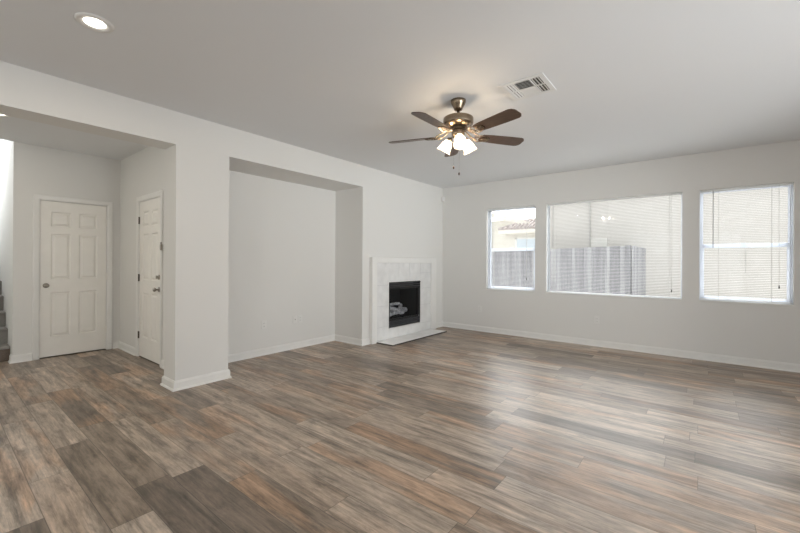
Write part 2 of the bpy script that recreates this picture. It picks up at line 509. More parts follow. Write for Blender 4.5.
D1 = (0.918, 1.615, 2.052)       # door 1: y0 y1 top
D2 = (-5.868, -5.128, 2.054)     # door 2: x0 x1 top
G = 0.020                        # jamb thickness around a door
w = MB()
w.box((XF - 0.12, YC, 0), (XF, D1[0] - G, H)); w.box((XF - 0.12, D1[1] + G, 0), (XF, YD + 0.12, H))
w.box((XF - 0.12, D1[0] - G, D1[2] + G), (XF, D1[1] + G, H)); w.box((XF - 0.12, D1[0] - G, 0), (XF - 0.065, D1[1] + G, D1[2] + G))
w.box((XF - 0.12, YR, 0), (XF, -0.45, H))
struct(w.build('wall_foyer', M_WALL))
w = MB()
w.box((XF, YD, 0), (D2[0] - G, YD + 0.12, H)); w.box((D2[1] + G, YD, 0), (XB, YD + 0.12, H))
w.box((D2[0] - G, YD, D2[2] + G), (D2[1] + G, YD + 0.12, H)); w.box((D2[0] - G, YD + 0.065, 0), (D2[1] + G, YD + 0.12, D2[2] + G))
struct(w.build('wall_entry', M_WALL))
SX0, SX1, SZ0, SZ1 = -8.75, -7.62, 2.60, 3.75                    # stair window
w = MB()
w.box((-10.6, YC, -0.1), (XF - 0.12, YC + 0.12, SZ0)); w.box((-10.6, YC, SZ1), (XF, YC + 0.12, 5.3))
w.box((-10.6, YC, SZ0), (SX0, YC + 0.12, SZ1)); w.box((SX1, YC, SZ0), (XF - 0.12, YC + 0.12, SZ1))
w.box((XF - 0.12, YC, H), (XF, YC + 0.12, SZ1))
w.box((-10.72, -0.57, -0.1), (-10.6, YC + 0.12, 5.3))
w.box((-10.6, -0.57, -0.1), (XF - 0.12, -0.45, 2.5)); w.box((-10.6, -0.57, 4.1), (XF, -0.45, 5.3))
w.box((-10.6, -0.57, 2.5), (-9.2, -0.45, 4.1)); w.box((-7.6, -0.57, 2.5), (XF, -0.45, 4.1))
w.box((XF, -0.57, H + 0.01), (XF + 0.1, YC + 0.12, 5.3)); w.box((-10.72, -0.57, 5.3), (XF + 0.1, YC + 0.12, 5.4))
struct(w.build('wall_stair', M_WALL))

# ------------------------------------------------------------------ baseboards
BP = [(0, 0), (0.028, 0), (0.027, 0.008), (0.023, 0.015), (0.016, 0.019), (0.015, 0.075), (0.011, 0.083), (0.008, 0.092), (0, 0.095)]
CW = 0.062
struct(MB().sweep([(D2[1] + CW + 0.01, YD), (XB, YD), (XB, YP0), (XL, YP0), (XL, YP1), (XN, YP1), (XN, YN), (XL, YN), (XL, 4.297)], BP).build('baseboard_left', M_TRIM))
struct(MB().sweep([(XL, 6.100), (XL, YB), (XR, YB)], BP).build('baseboard_back', M_TRIM))
mb = MB().sweep([(XF - 0.12, YC), (XF, YC), (XF, D1[0] - CW - 0.01)], BP)
mb.sweep([(XF, D1[1] + CW + 0.01), (XF, YD), (D2[0] - CW - 0.01, YD)], BP)
struct(mb.build('baseboard_foyer', M_TRIM))
struct(MB().sweep([(XR, YB - 0.03), (XR, 4.12)], BP).build('baseboard_right', M_TRIM))


# ------------------------------------------------------------------ doors (local: x width, -y towards the room, z up)
def six_panel_door(name, loc, rotz, wd, top, hinge_right, hinge_mat, knob_frac, knob_z, knob_mat, deadbolt, label, f=0.012):
    root = tag(struct(empty(name, loc, rotz)), label, 'door')
    z0 = 0.014
    s = MB()
    hgt = top - z0
    s.box((0.003, f + 0.013, z0), (wd - 0.003, f + 0.040, top - 0.003))
    cols = ((0.15, 0.44), (0.56, 0.85)); rows = ((0.125, 0.413), (0.495, 0.79), (0.835, 0.932))
    xe = [0.003] + [c * wd for cc in cols for c in cc] + [wd - 0.003]
    ze = [z0] + [z0 + r * hgt for rr in rows for r in rr] + [top - 0.003]
    for i in (0, 2, 4): s.box((xe[i], f, z0), (xe[i + 1], f + 0.014, top - 0.003))
    for c in cols:
        for j in (0, 2, 4, 6): s.box((c[0] * wd, f, ze[j]), (c[1] * wd, f + 0.014, ze[j + 1]))
        for r in rows:
            a0, a1, b0, b1 = c[0] * wd, c[1] * wd, z0 + r[0] * hgt, z0 + r[1] * hgt
            # sticking slopes in, then the raised field
            o = [s.bm.verts.new(q) for q in ((a0, f, b0), (a1, f, b0), (a1, f, b1), (a0, f, b1))]
            i_ = [s.bm.verts.new(q) for q in ((a0 + .012, f + .0129, b0 + .012), (a1 - .012, f + .0129, b0 + .012), (a1 - .012, f + .0129, b1 - .012), (a0 + .012, f + .0129, b1 - .012))]
            for k in range(4): s.bm.faces.new((o[k], o[(k + 1) % 4], i_[(k + 1) % 4], i_[k]))
            s.frustum((a0 + .020, f + .0129, b0 + .020), (a1 - .020, 0, b1 - .020), 0.022, f + 0.001)
    s.build('slab', M_DOOR, root)
    j = MB()
    j.box((-G, 0, 0), (0, 0.062, top + G)); j.box((wd, 0, 0), (wd + G, 0.062, top + G)); j.box((0, 0, top), (wd, 0.062, top + G))
    j.build('jamb', M_TRIM, root)
    c = MB()
    prof = [(0, 0), (0, -0.009), (0.012, -0.014), (0.045, -0.018), (CW - 0.004, -0.018), (CW, -0.014), (CW, 0)]
    path = [((-1, 0), (0.006 * -1, 0)), ((-1, 1), (-0.006, top + 0.006)), ((1, 1), (wd + 0.006, top + 0.006)), ((1, 0), (wd + 0.006, 0))]
    rings = []
    for (dx, dz), (px, pz) in path:
        rings.append([c.bm.verts.new((px + dx * o_, y_, pz + dz * o_)) for o_, y_ in prof])
    for i in range(3):
        for k in range(len(prof)):
            c.bm.faces.new((rings[i][k], rings[i + 1][k], rings[i + 1][(k + 1) % len(prof)], rings[i][(k + 1) % len(prof)]))
    c.bm.faces.new(rings[0]); c.bm.faces.new(list(reversed(rings[3])))
    c.build('casing', M_TRIM, root)
    t = MB().box((0, 0.004, 0), (wd, 0.062, 0.006)); t.build('threshold', M_BRONZE, root)
    hx = wd + 0.001 if hinge_right else -0.001
    for hz in (0.29, 1.05, 1.81):
        h = MB()
        for k in range(5):
            h.lathe([(0.0065, hz - 0.047 + k * 0.019), (0.0065, hz - 0.047 + k * 0.019 + 0.0175)], 12, Matrix.Translation((hx, f - 0.010, 0)))
        h.box((hx - 0.014, f - 0.006, hz - 0.047), (hx + 0.014, f - 0.002, hz + 0.047))
        h.build('hinge', hinge_mat, root)
    kx = knob_frac * wd
    Mk = Matrix.Translation((kx, f, knob_z)) @ Matrix.Rotation(R(90), 4, 'X')
    k = MB().lathe([(0.032, 0), (0.032, 0.004), (0.026, 0.009), (0.012, 0.011), (0.011, 0.030), (0.018, 0.036), (0.026, 0.046), (0.027, 0.056), (0.020, 0.065), (0.006, 0.068)], 24, Mk)
    k.build('door_handle', knob_mat, root)
    if deadbolt:
        Md = Matrix.Translation((kx, f, knob_z + 0.15)) @ Matrix.Rotation(R(90), 4, 'X')
        q = MB().lathe([(0.031, 0), (0.031, 0.006), (0.024, 0.013), (0.010, 0.016), (0.009, 0.022)], 24, Md)
        q.box((kx - 0.006, f - 0.036, knob_z + 0.13), (kx + 0.006, f - 0.020, knob_z + 0.17))
        q.build('deadbolt', knob_mat, root)
    return root


d1 = six_panel_door('door_1', (XF, D1[0], 0), R(90), D1[1] - D1[0], D1[2], True, M_DOOR, 0.085, 0.945, M_NICKEL, False,
                    'white six-panel door with nickel knob on its left, facing the foyer')
d2 = six_panel_door('door_2', (D2[0], YD, 0), 0, D2[1] - D2[0], D2[2], False, M_BRONZE, 0.925, 0.925, M_NICKEL, True,
                    'white six-panel door with deadbolt and dark hinges beside the white pillar', 0.003)
lk = MB().box((D2[1] - D2[0] + 0.050, -0.030, 1.40), (D2[1] - D2[0] + 0.078, -0.010, 1.47))
lk.box((D2[1] - D2[0] + 0.040, -0.024, 1.45), (D2[1] - D2[0] + 0.068, -0.010, 1.50))
lk.build('swing_guard', M_NICKEL, d2, 0.003)


# ------------------------------------------------------------------ windows
def window(name, x0, x1, hung, label):
    root = tag(struct(empty(name, ((x0 + x1) / 2, YB, WB))), label, 'window')
    hw, hh = (x1 - x0) / 2, WT - WB
    fr = MB(); fw = 0.020 if hung else 0.014; ya, yb = 0.060, 0.150
    fr.box((-hw, ya, 0), (-hw + fw, yb, hh)); fr.box((hw - fw, ya, 0), (hw, yb, hh))
    fr.box((-hw + fw, ya, 0), (hw - fw, yb, fw)); fr.box((-hw + fw, ya, hh - fw), (hw - fw, yb, hh))
    fr.build('window_frame', M_VINYL, root, 0.003)
    MB().box((-hw - 0.0, -0.012, -0.012), (hw + 0.0, ya, 0.004)).build('window_sill', M_TRIM, root, 0.003)
    if hung:
        zr = 1.505 - WB
        up = MB(); s = 0.016
        up.box((-hw + fw, 0.118, zr), (-hw + fw + s, 0.142, hh - fw)); up.box((hw - fw - s, 0.118, zr), (hw - fw, 0.142, hh - fw))
        up.box((-hw + fw + s, 0.118, hh - fw - s), (hw - fw - s, 0.142, hh - fw)); up.box((-hw + fw, 0.116, zr - 0.004), (hw - fw, 0.142, zr + 0.030))
        u = up.build('sash', M_VINYL, root, 0.002)
        MB().box((-hw + fw + s, 0.129, zr + 0.03), (hw - fw - s, 0.132, hh - fw - s)).build('pane', M_GLASS, u)
        lo = MB(); s = 0.027
        lo.box((-hw + fw, 0.090, fw), (-hw + fw + s, 0.114, zr + 0.026)); lo.box((hw - fw - s, 0.090, fw), (hw - fw, 0.114, zr + 0.026))
        lo.box((-hw + fw + s, 0.090, fw), (hw - fw - s, 0.114, fw + 0.036)); lo.box((-hw + fw + s, 0.090, zr - 0.022), (hw - fw - s, 0.114, zr + 0.026))
        l = lo.build('sash', M_VINYL, root, 0.002)
        MB().box((-hw + fw + s, 0.100, fw + 0.034), (hw - fw - s, 0.103, zr - 0.02)).build('pane', M_GLASS, l)
        MB().box((-0.03, 0.080, zr + 0.026), (0.03, 0.112, zr + 0.036)).build('sash_lock', M_VINYL, root, 0.002)
    else:
        MB().box((-hw + fw, 0.118, fw), (hw - fw, 0.121, hh - fw)).build('pane', M_GLASS, root)
    return root


window('window_1', *WINS[0], True, 'small window nearest the fireplace corner, tiled roof and fence outside')
window('window_2', *WINS[1], False, 'wide middle picture window showing the end of a grey fence')
window('window_3', *WINS[2], True, 'rightmost window with a cream wall filling the view outside')


def mini_blind(x0, x1, wand_x, cord_x, tassel_z, ladders, label, wand_len):
    cy = YB + 0.040
    root = tag(empty('window_blind', ((x0 + x1) / 2, cy, WT)), label, 'blind', 'mini blinds in the window wall')
    hw = (x1 - x0) / 2 - 0.006
    cx = (x0 + x1) / 2
    MB().box((-hw, -0.017, -0.027), (hw, 0.017, -0.001)).build('headrail', M_BLIND, root, 0.003)
    zb = WB - WT + 0.012
    MB().box((-hw, -0.013, zb), (hw, 0.013, zb + 0.014)).build('bottom_rail', M_BLIND, root, 0.003)
    s = MB(); z = -0.042
    while z > zb + 0.028:
        rows_ = []
        for yy, dz in ((-0.0085, -0.0008), (0, 0.0008), (0.0085, -0.0002)):
            rows_.append((s.bm.verts.new((-hw, yy, z + dz)), s.bm.verts.new((hw, yy, z + dz))))
        for k in range(2):
            s.bm.faces.new((rows_[k][0], rows_[k][1], rows_[k + 1][1], rows_[k + 1][0]))
        z -= 0.0215
    so = s.build('slats', M_BLIND, root)
    md = so.modifiers.new('thickness', 'SOLIDIFY'); md.thickness = 0.0006
    for lx in ladders:
        lad = MB()
        for yy in (-0.0135, 0.0135):
            lad.tube([(lx - cx, yy, -0.02), (lx - cx, yy, zb + 0.01)], 0.0011, 5)
        lad.build('ladder_cord', M_CORD, root)
    wd = MB().tube([(wand_x - cx, -0.024, -0.02), (wand_x - cx, -0.024, -0.02 - wand_len)], 0.0042, 8)
    wd.build('tilt_wand', M_WAND, root)
    c = MB().tube([(cord_x - cx, -0.022, -0.02), (cord_x - cx + 0.004, -0.022, tassel_z - WT + 0.01)], 0.0016, 6)
    c.build('pull_cord', M_CORD, root)
    t = MB().lathe([(0.003, 0.02), (0.009, -0.018), (0.007, -0.022)], 12, Matrix.Translation((cord_x - cx + 0.004, -0.022, tassel_z - WT)))
    t.build('tassel', M_DARKP, root)
    return root


mini_blind(*WINS[0], -2.985, -2.365, 1.00, (-2.97, -2.37), 'white slat blind in the small window nearest the fireplace', 0.70)
mini_blind(*WINS[1], -1.925, -0.335, 0.90, (-1.90, -1.12, -0.36), 'white slat blind across the wide middle window', 0.70)
mini_blind(*WINS[2], 0.110, 0.725, 1.00, (0.165, 0.665), 'white slat blind in the rightmost window', 0.75)

# unseen door and windows added to let light in, besides the visible stair window
pd = tag(struct(empty('added_door_3', (XR, 2.6, 0))), 'added unseen sliding glass door in the right wall, for light', 'door')
f = MB()
for y in (-1.5, -0.03, 1.44): f.box((0.02, y, 0), (0.09, y + 0.06, 2.1))
f.box((0.02, -1.5, 0), (0.09, 1.5, 0.06)); f.box((0.02, -1.5, 2.04), (0.09, 1.5, 2.1))
f.build('door_frame', M_VINYL, pd)
MB().box((0.05, -1.45, 0.05), (0.054, 1.45, 2.05)).build('pane', M_GLASS, pd)
for nm, x0, x1, z0, z1, yy, lab in (('added_window_4', -2.2, 1.0, 0.35, 2.35, YR, 'added wide rear window behind the viewer, for light'),
                                    ('added_window_5', -6.1, -4.7, 0.65, 2.25, YR, 'added unseen rear foyer window, for light'),
                                    ('window_6', SX0, SX1, SZ0, SZ1, YC + 0.12, 'bright window high on the stair wall'),
                                    ('added_window_7', -9.2, -7.6, 2.5, 4.1, -0.45, 'added unseen window on the far side of the stairwell, for light')):
    r_ = tag(struct(empty(nm, ((x0 + x1) / 2, yy, z0))), lab, 'window')
    hw, hh = (x1 - x0) / 2, z1 - z0
    f = MB()
    for a in (-hw, -0.02, hw - 0.04): f.box((a, -0.09, 0), (a + 0.04, -0.03, hh))
    f.box((-hw, -0.09, 0), (hw, -0.03, 0.04)); f.box((-hw, -0.09, hh - 0.04), (hw, -0.03, hh))
    f.build('window_frame', M_VINYL, r_)
    MB().box((-hw + 0.03, -0.062, 0.03), (hw - 0.03, -0.059, hh - 0.03)).build('pane', M_GLASS, r_)

sw = tag(struct(empty('added_window_8', (XR, -1.4, 0.3))), 'added unseen side window in the right wall, for light', 'window')  # unseen window added to carry a fill lamp
f = MB()
for y in (-1.1, -0.02, 1.06): f.box((0.03, y, 0), (0.09, y + 0.04, 1.9))
f.box((0.03, -1.1, 0), (0.09, 1.1, 0.04)); f.box((0.03, -1.1, 1.86), (0.09, 1.1, 1.9))
f.build('window_frame', M_VINYL, sw)
MB().box((0.058, -1.07, 0.03), (0.061, 1.07, 1.87)).build('pane', M_GLASS, sw)

# ------------------------------------------------------------------ fireplace
XP = -3.98
fp = tag(empty('fireplace', (XL, 5.2, 0)), 'black gas fireplace in a pale tiled white surround on the left wall', 'fireplace')
fy = lambda y: y - 5.2
fx = lambda x: x - XL
s = MB()
s.box((0, fy(4.300), 0), (fx(XP), fy(4.412), 1.350)); s.box((0, fy(5.930), 0), (fx(XP), fy(6.098), 1.350))
s.box((0, fy(4.412), 1.259), (fx(XP), fy(5.930), 1.350))
s.build('surround', M_TRIM, fp, 0.004)
g = MB(); tx = fx(XP) - 0.016
g.box((0.002, fy(4.412), 0.02), (tx - 0.008, fy(FB[0]), 1.259)); g.box((0.002, fy(FB[1]), 0.02), (tx - 0.008, fy(5.930), 1.259))
g.box((0.002, fy(FB[0]), 0.02), (tx - 0.008, fy(FB[1]), FB[2])); g.box((0.002, fy(FB[0]), FB[3]), (tx - 0.008, fy(FB[1]), 1.259))
g.build('tile_backing', M_GROUT, fp)
tl = MB(); gp = 0.0025


def tile(y0, y1, z0, z1):
    tl.box((tx - 0.0085, fy(y0) + gp, z0 + gp), (tx, fy(y1) - gp, z1 - gp))


zrow = [0.021, 0.172, 0.43, 0.69, 0.956, 1.259]
for z0, z1 in ((0.021, 0.23), (0.23, 0.565), (0.565, 0.90), (0.90, 1.259)): tile(4.412, FB[0], z0, z1)
for z0, z1 in ((0.021, 0.17), (0.17, 0.50), (0.50, 0.80), (0.80, 1.08), (1.08, 1.259)): tile(FB[1], 5.930, z0, z1)
for y0, y1 in ((FB[0], 4.97), (4.97, 5.27), (5.27, FB[1])): tile(y0, y1, FB[3], 1.259)
for y0, y1 in ((FB[0], 4.97), (4.97, 5.27), (5.27, FB[1])): tile(y0, y1, 0.021, FB[2])
tl.build('tiles', M_TILE, fp, 0.0015)
e = MB()                                                        # bright metal edge round the insert
ew = 0.014
e.box((tx - 0.02, fy(FB[0]), FB[2]), (tx + 0.006, fy(FB[0]) + ew, FB[3])); e.box((tx - 0.02, fy(FB[0]) + ew, FB[2]), (tx + 0.006, fy(FB[1]), FB[2] + ew))
e.box((tx - 0.02, fy(FB[0]) + ew, FB[3] - ew), (tx + 0.006, fy(FB[1]), FB[3]))
e.build('edge_trim', M_TRIM, fp, 0.002)
y0, y1 = fy(FB[0]) + ew, fy(FB[1]) - 0.002
z0, z1 = FB[2] + ew, FB[3] - ew
b = MB()
b.box((-0.42, y0, z0), (-0.40, y1, z1)); b.box((-0.40, y0, z0), (tx - 0.03, y1, z0 + 0.02)); b.box((-0.40, y0, z1 - 0.02), (tx - 0.03, y1, z1))
b.box((-0.40, y0, z0), (tx - 0.004, y0 + 0.02, z1)); b.box((-0.40, y1 - 0.02, z0), (tx - 0.004, y1, z1))
b.build('firebox', M_BLACK, fp)
fr = MB(); xa, xb = tx - 0.03, tx - 0.002
gz0, gz1 = z0 + 0.145, z1 - 0.125
fr.box((xa, y0, gz0 - 0.02), (xb, y0 + 0.030, gz1 + 0.02)); fr.box((xa, y1 - 0.075, gz0 - 0.02), (xb, y1, gz1 + 0.02))
fr.box((xa, y0, gz0 - 0.025), (xb, y1, gz0)); fr.box((xa, y0, gz1), (xb, y1, gz1 + 0.02))
fr.build('glass_frame', M_BLACK, fp, 0.003)
MB().box((xa + 0.006, y0 + 0.03, gz0), (xa + 0.010, y1 - 0.075, gz1)).build('glass_door', M_FGLASS, fp)
for (za, zb, n) in ((gz1 + 0.024, z1 - 0.004, 3), (z0 + 0.004, gz0 - 0.030, 4)):
    lv = MB(); p_ = (zb - za) / n
    for k in range(n):
        zc = za + (k + 0.5) * p_
        Mx = Matrix.Translation((tx - 0.012, 0, zc)) @ Matrix.Rotation(R(28), 4, 'Y')
        lv.box((-0.012, y0 + 0.004, -0.0035), (0.012, y1 - 0.004, 0.0035), Mx)
    lv.box((-0.10, y0, za), (-0.09, y1, zb))
    lv.build('louver', M_LOUV, fp)
kn = MB().lathe([(0.012, 0), (0.012, 0.012), (0.004, 0.014)], 16, Matrix.Translation((tx - 0.002, y1 - 0.02, z1 - 0.02)) @ Matrix.Rotation(R(90), 4, 'Y'))
kn.build('latch', M_BLACK, fp)
kn = MB().lathe([(0.007, 0), (0.006, 0.006)], 12, Matrix.Translation((tx - 0.002, y1 - 0.045, gz0 - 0.012)) @ Matrix.Rotation(R(90), 4, 'Y'))
kn.build('badge', M_STEEL, fp)
rng = random.Random(3)
for (a, bb, r0) in (((-0.20, y0 + 0.06, gz0 + 0.06), (-0.22, y1 - 0.18, gz0 + 0.08), 0.045), ((-0.12, y0 + 0.09, gz0 + 0.05), (-0.13, y0 + 0.52, gz0 + 0.06), 0.04),
                    ((-0.22, y0 + 0.12, gz0 + 0.16), (-0.09, y0 + 0.34, gz0 + 0.11), 0.034), ((-0.10, y0 + 0.36, gz0 + 0.11), (-0.23, y0 + 0.58, gz0 + 0.17), 0.034),
                    ((-0.18, y0 + 0.16, gz0 + 0.20), (-0.17, y0 + 0.46, gz0 + 0.21), 0.028)):
    A, B_ = Vector(a) + Vector((0, 0.09, 0)), Vector(bb) + Vector((0, 0.09, 0))
    pts = [A.lerp(B_, t / 7) + Vector((rng.uniform(-.01, .01), 0, rng.uniform(-.012, .012))) for t in range(8)]
    lg = MB().tube(pts, [r0 * rng.uniform(0.8, 1.15) for _ in pts], 12)
    lg.build('log', M_LOG, fp)
h = MB().box((fx(XP) - 0.012, fy(4.412), 0), (fx(-3.662), fy(5.93), 0.022))
h.build('hearth', M_STONE, fp, 0.003)
h = MB()
h.box((fx(-3.662), fy(4.400), 0), (fx(-3.648), fy(5.942), 0.016)); h.box((fx(XP), fy(4.400), 0), (fx(-3.662), fy(4.412), 0.016)); h.box((fx(XP), fy(5.93), 0), (fx(-3.662), fy(5.942), 0.016))
h.build('edge_strip', M_STRIP, fp)

# ------------------------------------------------------------------ ceiling fan
FC = (-1.735, 3.005)
fan = tag(empty('ceiling_fan', (FC[0], FC[1], H)), 'antique brass ceiling fan with five dark wood blades and lit glass shades', 'ceiling fan')
zz = lambda z: z - H
MB().lathe([(0.068, 0), (0.068, zz(2.725)), (0.060, zz(2.705)), (0.042, zz(2.672)), (0.036, zz(2.655)), (0.020, zz(2.648))], 36).build('canopy', M_BRASS, fan)
MB().lathe([(0.013, zz(2.66)), (0.013, zz(2.58))], 20).build('downrod', M_BRASS, fan)
MB().lathe([(0.018, zz(2.612)), (0.024, zz(2.597)), (0.060, zz(2.590)), (0.122, zz(2.586)), (0.134, zz(2.579)), (0.136, zz(2.570)), (0.135, zz(2.530)), (0.130, zz(2.520)), (0.112, zz(2.512)),
            (0.080, zz(2.500)), (0.070, zz(2.492))], 48).build('motor_housing', M_BRASS, fan)
MB().lathe([(0.074, zz(2.493)), (0.078, zz(2.486)), (0.074, zz(2.476)), (0.058, zz(2.474))], 40).build('flywheel', M_BRONZE, fan)
MB().lathe([(0.056, zz(2.476)), (0.058, zz(2.462)), (0.058, zz(2.430)), (0.050, zz(2.418)), (0.038, zz(2.410)), (0.030, zz(2.385)), (0.022, zz(2.370)), (0.012, zz(2.352)), (0.006, zz(2.345))], 36).build('switch_housing', M_BRASS, fan)
ZBL = 2.425
pitch = math.tan(R(12))
for ang in (-17, 55, 127, 199, 271):
    Mr = Matrix.Rotation(R(ang), 4, 'Z')
    # blade outline: clipped corners at the tip, rounded root
    r0, r1 = 0.215, 0.665
    out = [(r0, 0.030), (r0 + 0.02, 0.052), (r0 + 0.10, 0.060), (r1 - 0.16, 0.068), (r1 - 0.045, 0.069), (r1 - 0.02, 0.060), (r1 - 0.004, 0.040), (r1, 0.030)]
    loop = out + [(x, -y) for x, y in reversed(out)]
    bl = MB()
    top = [bl.bm.verts.new(Mr @ Vector((x, y, zz(ZBL) - pitch * y + 0.003))) for x, y in loop]
    bot = [bl.bm.verts.new(Mr @ Vector((x, y, zz(ZBL) - pitch * y - 0.003))) for x, y in loop]
    bl.bm.faces.new(top); bl.bm.faces.new(list(reversed(bot)))
    n = len(loop)
    for k in range(n): bl.bm.faces.new((top[k], bot[k], bot[(k + 1) % n], top[(k + 1) % n]))
    bo = bl.build('blade', M_BLADE, fan)
    # iron: two scrolled arms and a plate under the blade
    ir = MB()
    for sg in (-1, 1):
        pts = []
        for t in range(13):
            q = t / 12
            x = 0.066 + q * 0.235
            y = sg * (0.012 + 0.040 * math.sin(q * math.pi * 0.9) ** 1.2)
            z = zz(2.482) + (zz(ZBL) - 0.008 - zz(2.482)) * min(1, q * 1.8) - (pitch * y if q > 0.5 else 0)
            pts.append(Mr @ Vector((x, y, z)))
        ir.tube(pts, 0.0055, 8)
        cur = []
        for t in range(14):
            a = t / 13 * 2 * math.pi * 0.9
            cur.append(Mr @ Vector((0.175 + 0.020 * math.cos(a), sg * 0.020 + 0.016 * math.sin(a), zz(ZBL) - 0.008 - pitch * sg * 0.02)))
        ir.tube(cur, 0.004, 6)
    ir.box((0.225, -0.018, -0.011), (0.31, 0.018, -0.0035), Mr @ Matrix.Translation((0, 0, zz(ZBL))) @ Matrix.Rotation(-R(12), 4, 'X'))
    for sx in (0.24, 0.29):
        ir.lathe([(0.006, -0.014), (0.006, -0.010)], 10, Mr @ Matrix.Translation((sx, 0, zz(ZBL))))
    ir.build('blade_iron', M_BRASS, fan)
for ang in (-52, 68, 188):
    Mr = Matrix.Rotation(R(ang), 4, 'Z')
    arm = MB().tube([Mr @ Vector(p) for p in ((0.03, 0, zz(2.415)), (0.055, 0, zz(2.418)), (0.075, 0, zz(2.412)), (0.085, 0, zz(2.400)))], 0.008, 10)
    arm.build('lamp_arm', M_BRASS, fan)
    Ms = Mr @ Matrix.Translation((0.078, 0, zz(2.408))) @ Matrix.Rotation(R(-32), 4, 'Y')      # local -z points out and down
    MB().lathe([(0.012, 0.008), (0.024, 0.0), (0.024, -0.028), (0.020, -0.030)], 20, Ms).build('lamp_holder', M_BRASS, fan)
    sh = MB()
    outp = [(0.026, -0.022), (0.030, -0.034), (0.042, -0.055), (0.047, -0.075), (0.050, -0.095), (0.058, -0.118), (0.064, -0.128)]
    sh.lathe(outp, 28, Ms, False, False)
    so = sh.build('lamp_shade', M_SHADE, fan)
    md = so.modifiers.new('thickness', 'SOLIDIFY'); md.thickness = 0.003
    bb = MB().lathe([(0.010, -0.030), (0.013, -0.045), (0.021, -0.062), (0.024, -0.078), (0.020, -0.093), (0.008, -0.101)], 18, Ms)
    bb.build('bulb', M_BULB, fan)
    ld = bpy.data.lights.new('fan_bulb_light', 'POINT'); ld.energy = 4.5; ld.color = (1.0, 0.80, 0.56); ld.shadow_soft_size = 0.022
    lo = bpy.data.objects.new('fan_bulb_light', ld); COL.objects.link(lo)
    lo.location = Matrix.Translation((FC[0], FC[1], H)) @ (Ms @ Vector((0, 0, -0.078)))
for (dx, dy, zc) in ((-0.045, 0.0, 2.15), (0.0, 0.02, 2.09)):
    MB().tube([(dx * 0.6, dy * 0.6, zz(2.42)), (dx, dy, zz(2.38)), (dx, dy, zz(zc))], 0.0008, 5).build('pull_chain', M_BRASS, fan)
    MB().lathe([(0.002, zz(zc) + 0.006), (0.007, zz(zc)), (0.009, zz(zc) - 0.012), (0.006, zz(zc) - 0.020), (0.002, zz(zc) - 0.023)], 14, Matrix.Translation((dx, dy, 0))).build('pull_knob', M_BLADE, fan)

# ------------------------------------------------------------------ recessed lights, ceiling register, sensor
def downlight(x, y, label, power):
    o = tag(empty('recessed_light', (x, y, H)), label, 'ceiling light', 'recessed lights')
    MB().lathe([(0.098, 0.0), (0.096, -0.006), (0.080, -0.010), (0.071, -0.008), (0.056, -0.003), (0.056, 0.0)], 40, None, False, False).build('trim_ring', M_TRIM, o)
    MB().lathe([(0.057, -0.0005), (0.056, -0.003)], 32).build('lens', M_LENS, o)
    d = bpy.data.lights.new('downlight_lamp', 'AREA'); d.shape = 'DISK'; d.size = 0.11; d.energy = power; d.color = (1.0, 0.90, 0.76)
    l = bpy.data.objects.new('downlight_lamp', d); COL.objects.link(l); l.location = (x, y, H - 0.012)
    return o


downlight(-2.937, 0.645, 'round recessed light glowing in the main ceiling at upper left', 4)
downlight(-5.50, 0.45, 'round recessed light at the left edge over the foyer', 2.5)

vx0, vx1, vy0, vy1 = -1.335, -0.968, 2.955, 3.325
vt = tag(empty('ceiling_vent', ((vx0 + vx1) / 2, (vy0 + vy1) / 2, H)), 'square white air register in the ceiling beside the fan', 'vent')
hv = (vx1 - vx0) / 2
f = MB(); t = 0.040
f.box((-hv, -hv, -0.008), (hv, -hv + t, 0)); f.box((-hv, hv - t, -0.008), (hv, hv, 0)); f.box((-hv, -hv + t, -0.008), (-hv + t, hv - t, 0)); f.box((hv - t, -hv + t, -0.008), (hv, hv - t, 0))
iv = hv - t; cvx = 0.062
f.box((-cvx - 0.010, -iv, -0.008), (-cvx, iv, 0)); f.box((cvx, -iv, -0.008), (cvx + 0.010, iv, 0))
f.box((-iv, -0.005, -0.008), (iv, 0.005, 0))
f.build('frame', M_VENT, vt, 0.0015)
MB().box((-iv, -iv, -0.0015), (iv, iv, -0.0003)).build('backing', M_DUCT, vt)
for (x0, x1, ya, yb, ax, sg) in ((-iv, -cvx - 0.01, -iv, -0.005, 'Y', -1), (-iv, -cvx - 0.01, 0.005, iv, 'Y', -1), (cvx + 0.01, iv, -iv, -0.005, 'Y', 1), (cvx + 0.01, iv, 0.005, iv, 'Y', 1),
                                 (-cvx, cvx, -iv, -0.005, 'X', 1), (-cvx, cvx, 0.005, iv, 'X', -1)):
    lv = MB()
    n = 3 if ax == 'Y' else 6
    for k in range(n):
        q = (k + 0.5) / n
        if ax == 'Y':
            Mx = Matrix.Translation((x0 + q * (x1 - x0), (ya + yb) / 2, -0.006)) @ Matrix.Rotation(R(25 * sg), 4, 'Y')
            lv.box((-0.0075, -(yb - ya) / 2, -0.0006), (0.0075, (yb - ya) / 2, 0.0006), Mx)
        else:
            Mx = Matrix.Translation(((x0 + x1) / 2, ya + q * (yb - ya), -0.006)) @ Matrix.Rotation(R(38 * sg), 4, 'X')
            lv.box((-(x1 - x0) / 2, -0.007, -0.0006), ((x1 - x0) / 2, 0.007, 0.0006), Mx)
    lv.build('louver', M_VENT, vt)

sn = tag(empty('motion_sensor', (XL, YB, 2.525)), 'small white motion sensor high in the corner by the windows', 'sensor')
Mc = Matrix.Rotation(R(-45), 4, 'Z')
MB().box((-0.030, 0.022, -0.055), (0.030, 0.060, 0.050), Mc @ Matrix.Rotation(R(0), 4, 'X')).build('sensor_body', M_PLATE, sn, 0.008, 3)
MB().box((-0.020, 0.058, -0.045), (0.020, 0.064, -0.012), Mc).build('lens', M_BLIND, sn, 0.003)
for c in sn.children: c.matrix_parent_inverse = Matrix.Identity(4); c.rotation_euler = (0, 0, R(-90))


